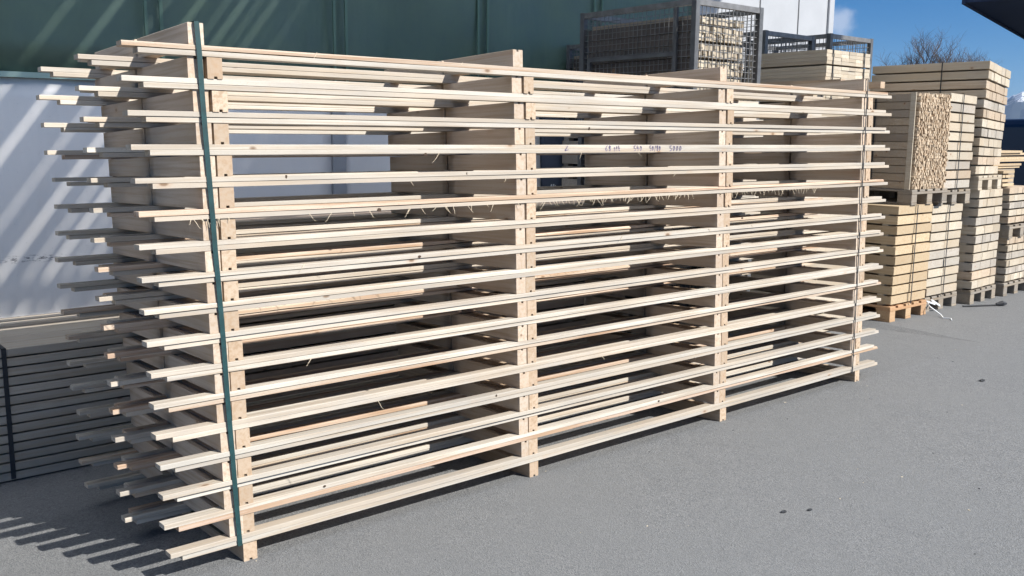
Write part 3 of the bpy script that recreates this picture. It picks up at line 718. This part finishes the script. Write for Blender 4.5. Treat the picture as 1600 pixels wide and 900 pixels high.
# ------------------------------------------------------------------ distance: van, bare tree, canopy roof, mountains
van = thing('parked_van', 'dark blue van behind the piles at the right edge of the yard', 'van', (21.0, 5.3, 0), R(-20))
prof = [(0,.35),(5.2,.35),(5.3,.9),(5.2,1.15),(4.6,1.30),(3.9,2.02),(3.6,2.12),(.15,2.15),(0,2.0)]
MB().prism([(x, z) for x, z in prof], 1, 0, 1.95).build('body', M_van, van, bevel=.04)
MB().box(2.4, 3.5, -.012, .01, 1.38, 1.95).box(.4, 2.2, -.012, .01, 1.38, 1.95).build('window', M_glass, van, bevel=.004)
MB().box(.05, 5.15, -.03, -.002, 1.14, 1.20).build('side_trim', M_gal, van)
for x in (.9, 4.3):
    for y in (.0, 1.75):
        MB().tube([(x, y, .34), (x, y+.2, .34)], [.34, .34], 20).build('wheel', M_rubber, van)
def tree(loc, h, label, seed):
    r = random.Random(seed); root = thing('bare_tree', label, 'tree', loc)
    tr = MB(); cr = MB()
    def grow(p, d, L, rad, lv, b):
        pts = [p]; q = p; dd = d.copy(); nseg = 4 if lv < 3 else 3
        for i in range(nseg):
            dd = (dd+Vector((r.uniform(-.22,.22), r.uniform(-.22,.22), r.uniform(-.02,.18)))).normalized(); q = q+dd*L/nseg; pts.append(q)
        b.tube(pts, [rad*(1-.5*i/nseg) for i in range(nseg+1)], 5 if lv < 2 else 3)
        if lv >= 6: return
        for i in range(1, nseg+1):
            for _ in range(2 if lv < 5 else 1):
                if lv > 0 and r.random() < (.18 if lv < 3 else .38): continue
                if lv == 0 and i < 2: continue
                ax = Vector((r.uniform(-1,1), r.uniform(-1,1), r.uniform(-.1,.5))).normalized()
                nd = (dd*.75+ax*.8).normalized(); grow(pts[i], nd, L*r.uniform(.54,.76), rad*.50, lv+1, cr)
    grow(Vector((0,0,0)), Vector((0,0,1)), h*.40, h*.026, 0, tr)
    tr.build('trunk', M_bark, root); cr.build('crown', M_bark, root)
    return root
tree((-1.25+58*math.sin(R(63.85)), -3.33+58*math.cos(R(63.85)), 0), 7.5, 'leafless tree rising above the tallest pile, left crown', 5)
tree((-1.25+62*math.sin(R(65.0)), -3.33+62*math.cos(R(65.0)), 0), 7.2, 'leafless tree rising above the tallest pile, right lower crown', 12)
# far roof overhang, upper right
az = 75.8; D_ = 38.0; a0 = R(64.64)
px, py = CAM.x+D_*math.sin(a0), CAM.y+D_*math.cos(a0); pz = CAM.z+D_*math.tan(R(7.23))
rf = thing('hall_with_roof_overhang', 'building at the top right showing only its dark blue roof overhang', 'building', (px, py, 0), R(90-az))
MB().box(0, 60, -26, 0, pz, pz+.5).build('roof', M_roof, rf)
MB().box(-.06, 60, .001, .12, pz-.05, pz+.55).build('fascia', M_roof, rf)
MB().box(14, 60, -26, -8, 0, pz-.01).build('wall', M_clad, rf)
for x in (6, 30): MB().box(x, x+.4, -9, -8.6, 0, pz-.01).build('post', M_steel, rf)
# mountains
mm, t, b = mat('snowy_mountain_rock')
tc = N(t, 'ShaderNodeTexCoord'); ge = N(t, 'ShaderNodeNewGeometry'); sp = N(t, 'ShaderNodeSeparateXYZ'); t.links.new(tc.outputs['Object'], sp.inputs[0])
n1 = noise(t, tc.outputs['Object'], .012, 8, .7); hh = math_(t, 'MULTIPLY_ADD', math_(t, 'SUBTRACT', n1, .5), 420.0, sp.outputs[2])
t.links.new(mixc(t, maprange(t, hh, 285, 330), (.045, .06, .07), (.75, .78, .82)), b.inputs['Base Color']); b.inputs['Roughness'].default_value = .9
mb = MB(); r = random.Random(8); na, nr = 180, 16
from mathutils import noise as mnoise
for j in range(nr+1):
    for i in range(na+1):
        a = R(30+70*i/na); f = j/nr; rad = 7000+2600*f
        prof = max(0, math.sin(math.pi*min(f*1.0, 1.0)))**.8
        top = 330+120*mnoise.noise(Vector((a*9, .3, 0)))+60*mnoise.noise(Vector((a*31, 1.3, 0)))+30*mnoise.noise(Vector((a*90, j*.6, 0)))
        mb.v.append((rad*math.sin(a), rad*math.cos(a), -5+prof*(top+60*mnoise.noise(Vector((a*60, f*6, 2))))))
for j in range(nr):
    for i in range(na):
        q = j*(na+1)+i; mb.f.append([q, q+1, q+na+2, q+na+1]); mb.m.append(0)
mo = mb.build('snowy_mountains', mm); tag(mo, kind='structure')
gf = MB(); gf.v = [(-10000,-10000,-1.2),(10000,-10000,-1.2),(10000,10000,-1.2),(-10000,10000,-1.2)]; gf.f = [[0,1,2,3]]; gf.m = [0]
tag(gf.build('valley_floor', plain('valley_ground', (.10, .11, .08), .9, 0, .01, .3)), kind='structure')

# ------------------------------------------------------------------ air
hz = bpy.data.materials.new('clear_haze'); hz.use_nodes = True; ht = hz.node_tree; ht.nodes.clear()
pv = N(ht, 'ShaderNodeVolumePrincipled'); ho = N(ht, 'ShaderNodeOutputMaterial'); ht.links.new(pv.outputs[0], ho.inputs['Volume'])
pv.inputs['Color'].default_value = (.45, .66, 1, 1); pv.inputs['Density'].default_value = 6e-5; pv.inputs['Anisotropy'].default_value = .3
hb = MB().box(-10500, 10500, -10500, 10500, -6.5, 560).build('haze', hz); tag(hb, kind='stuff')
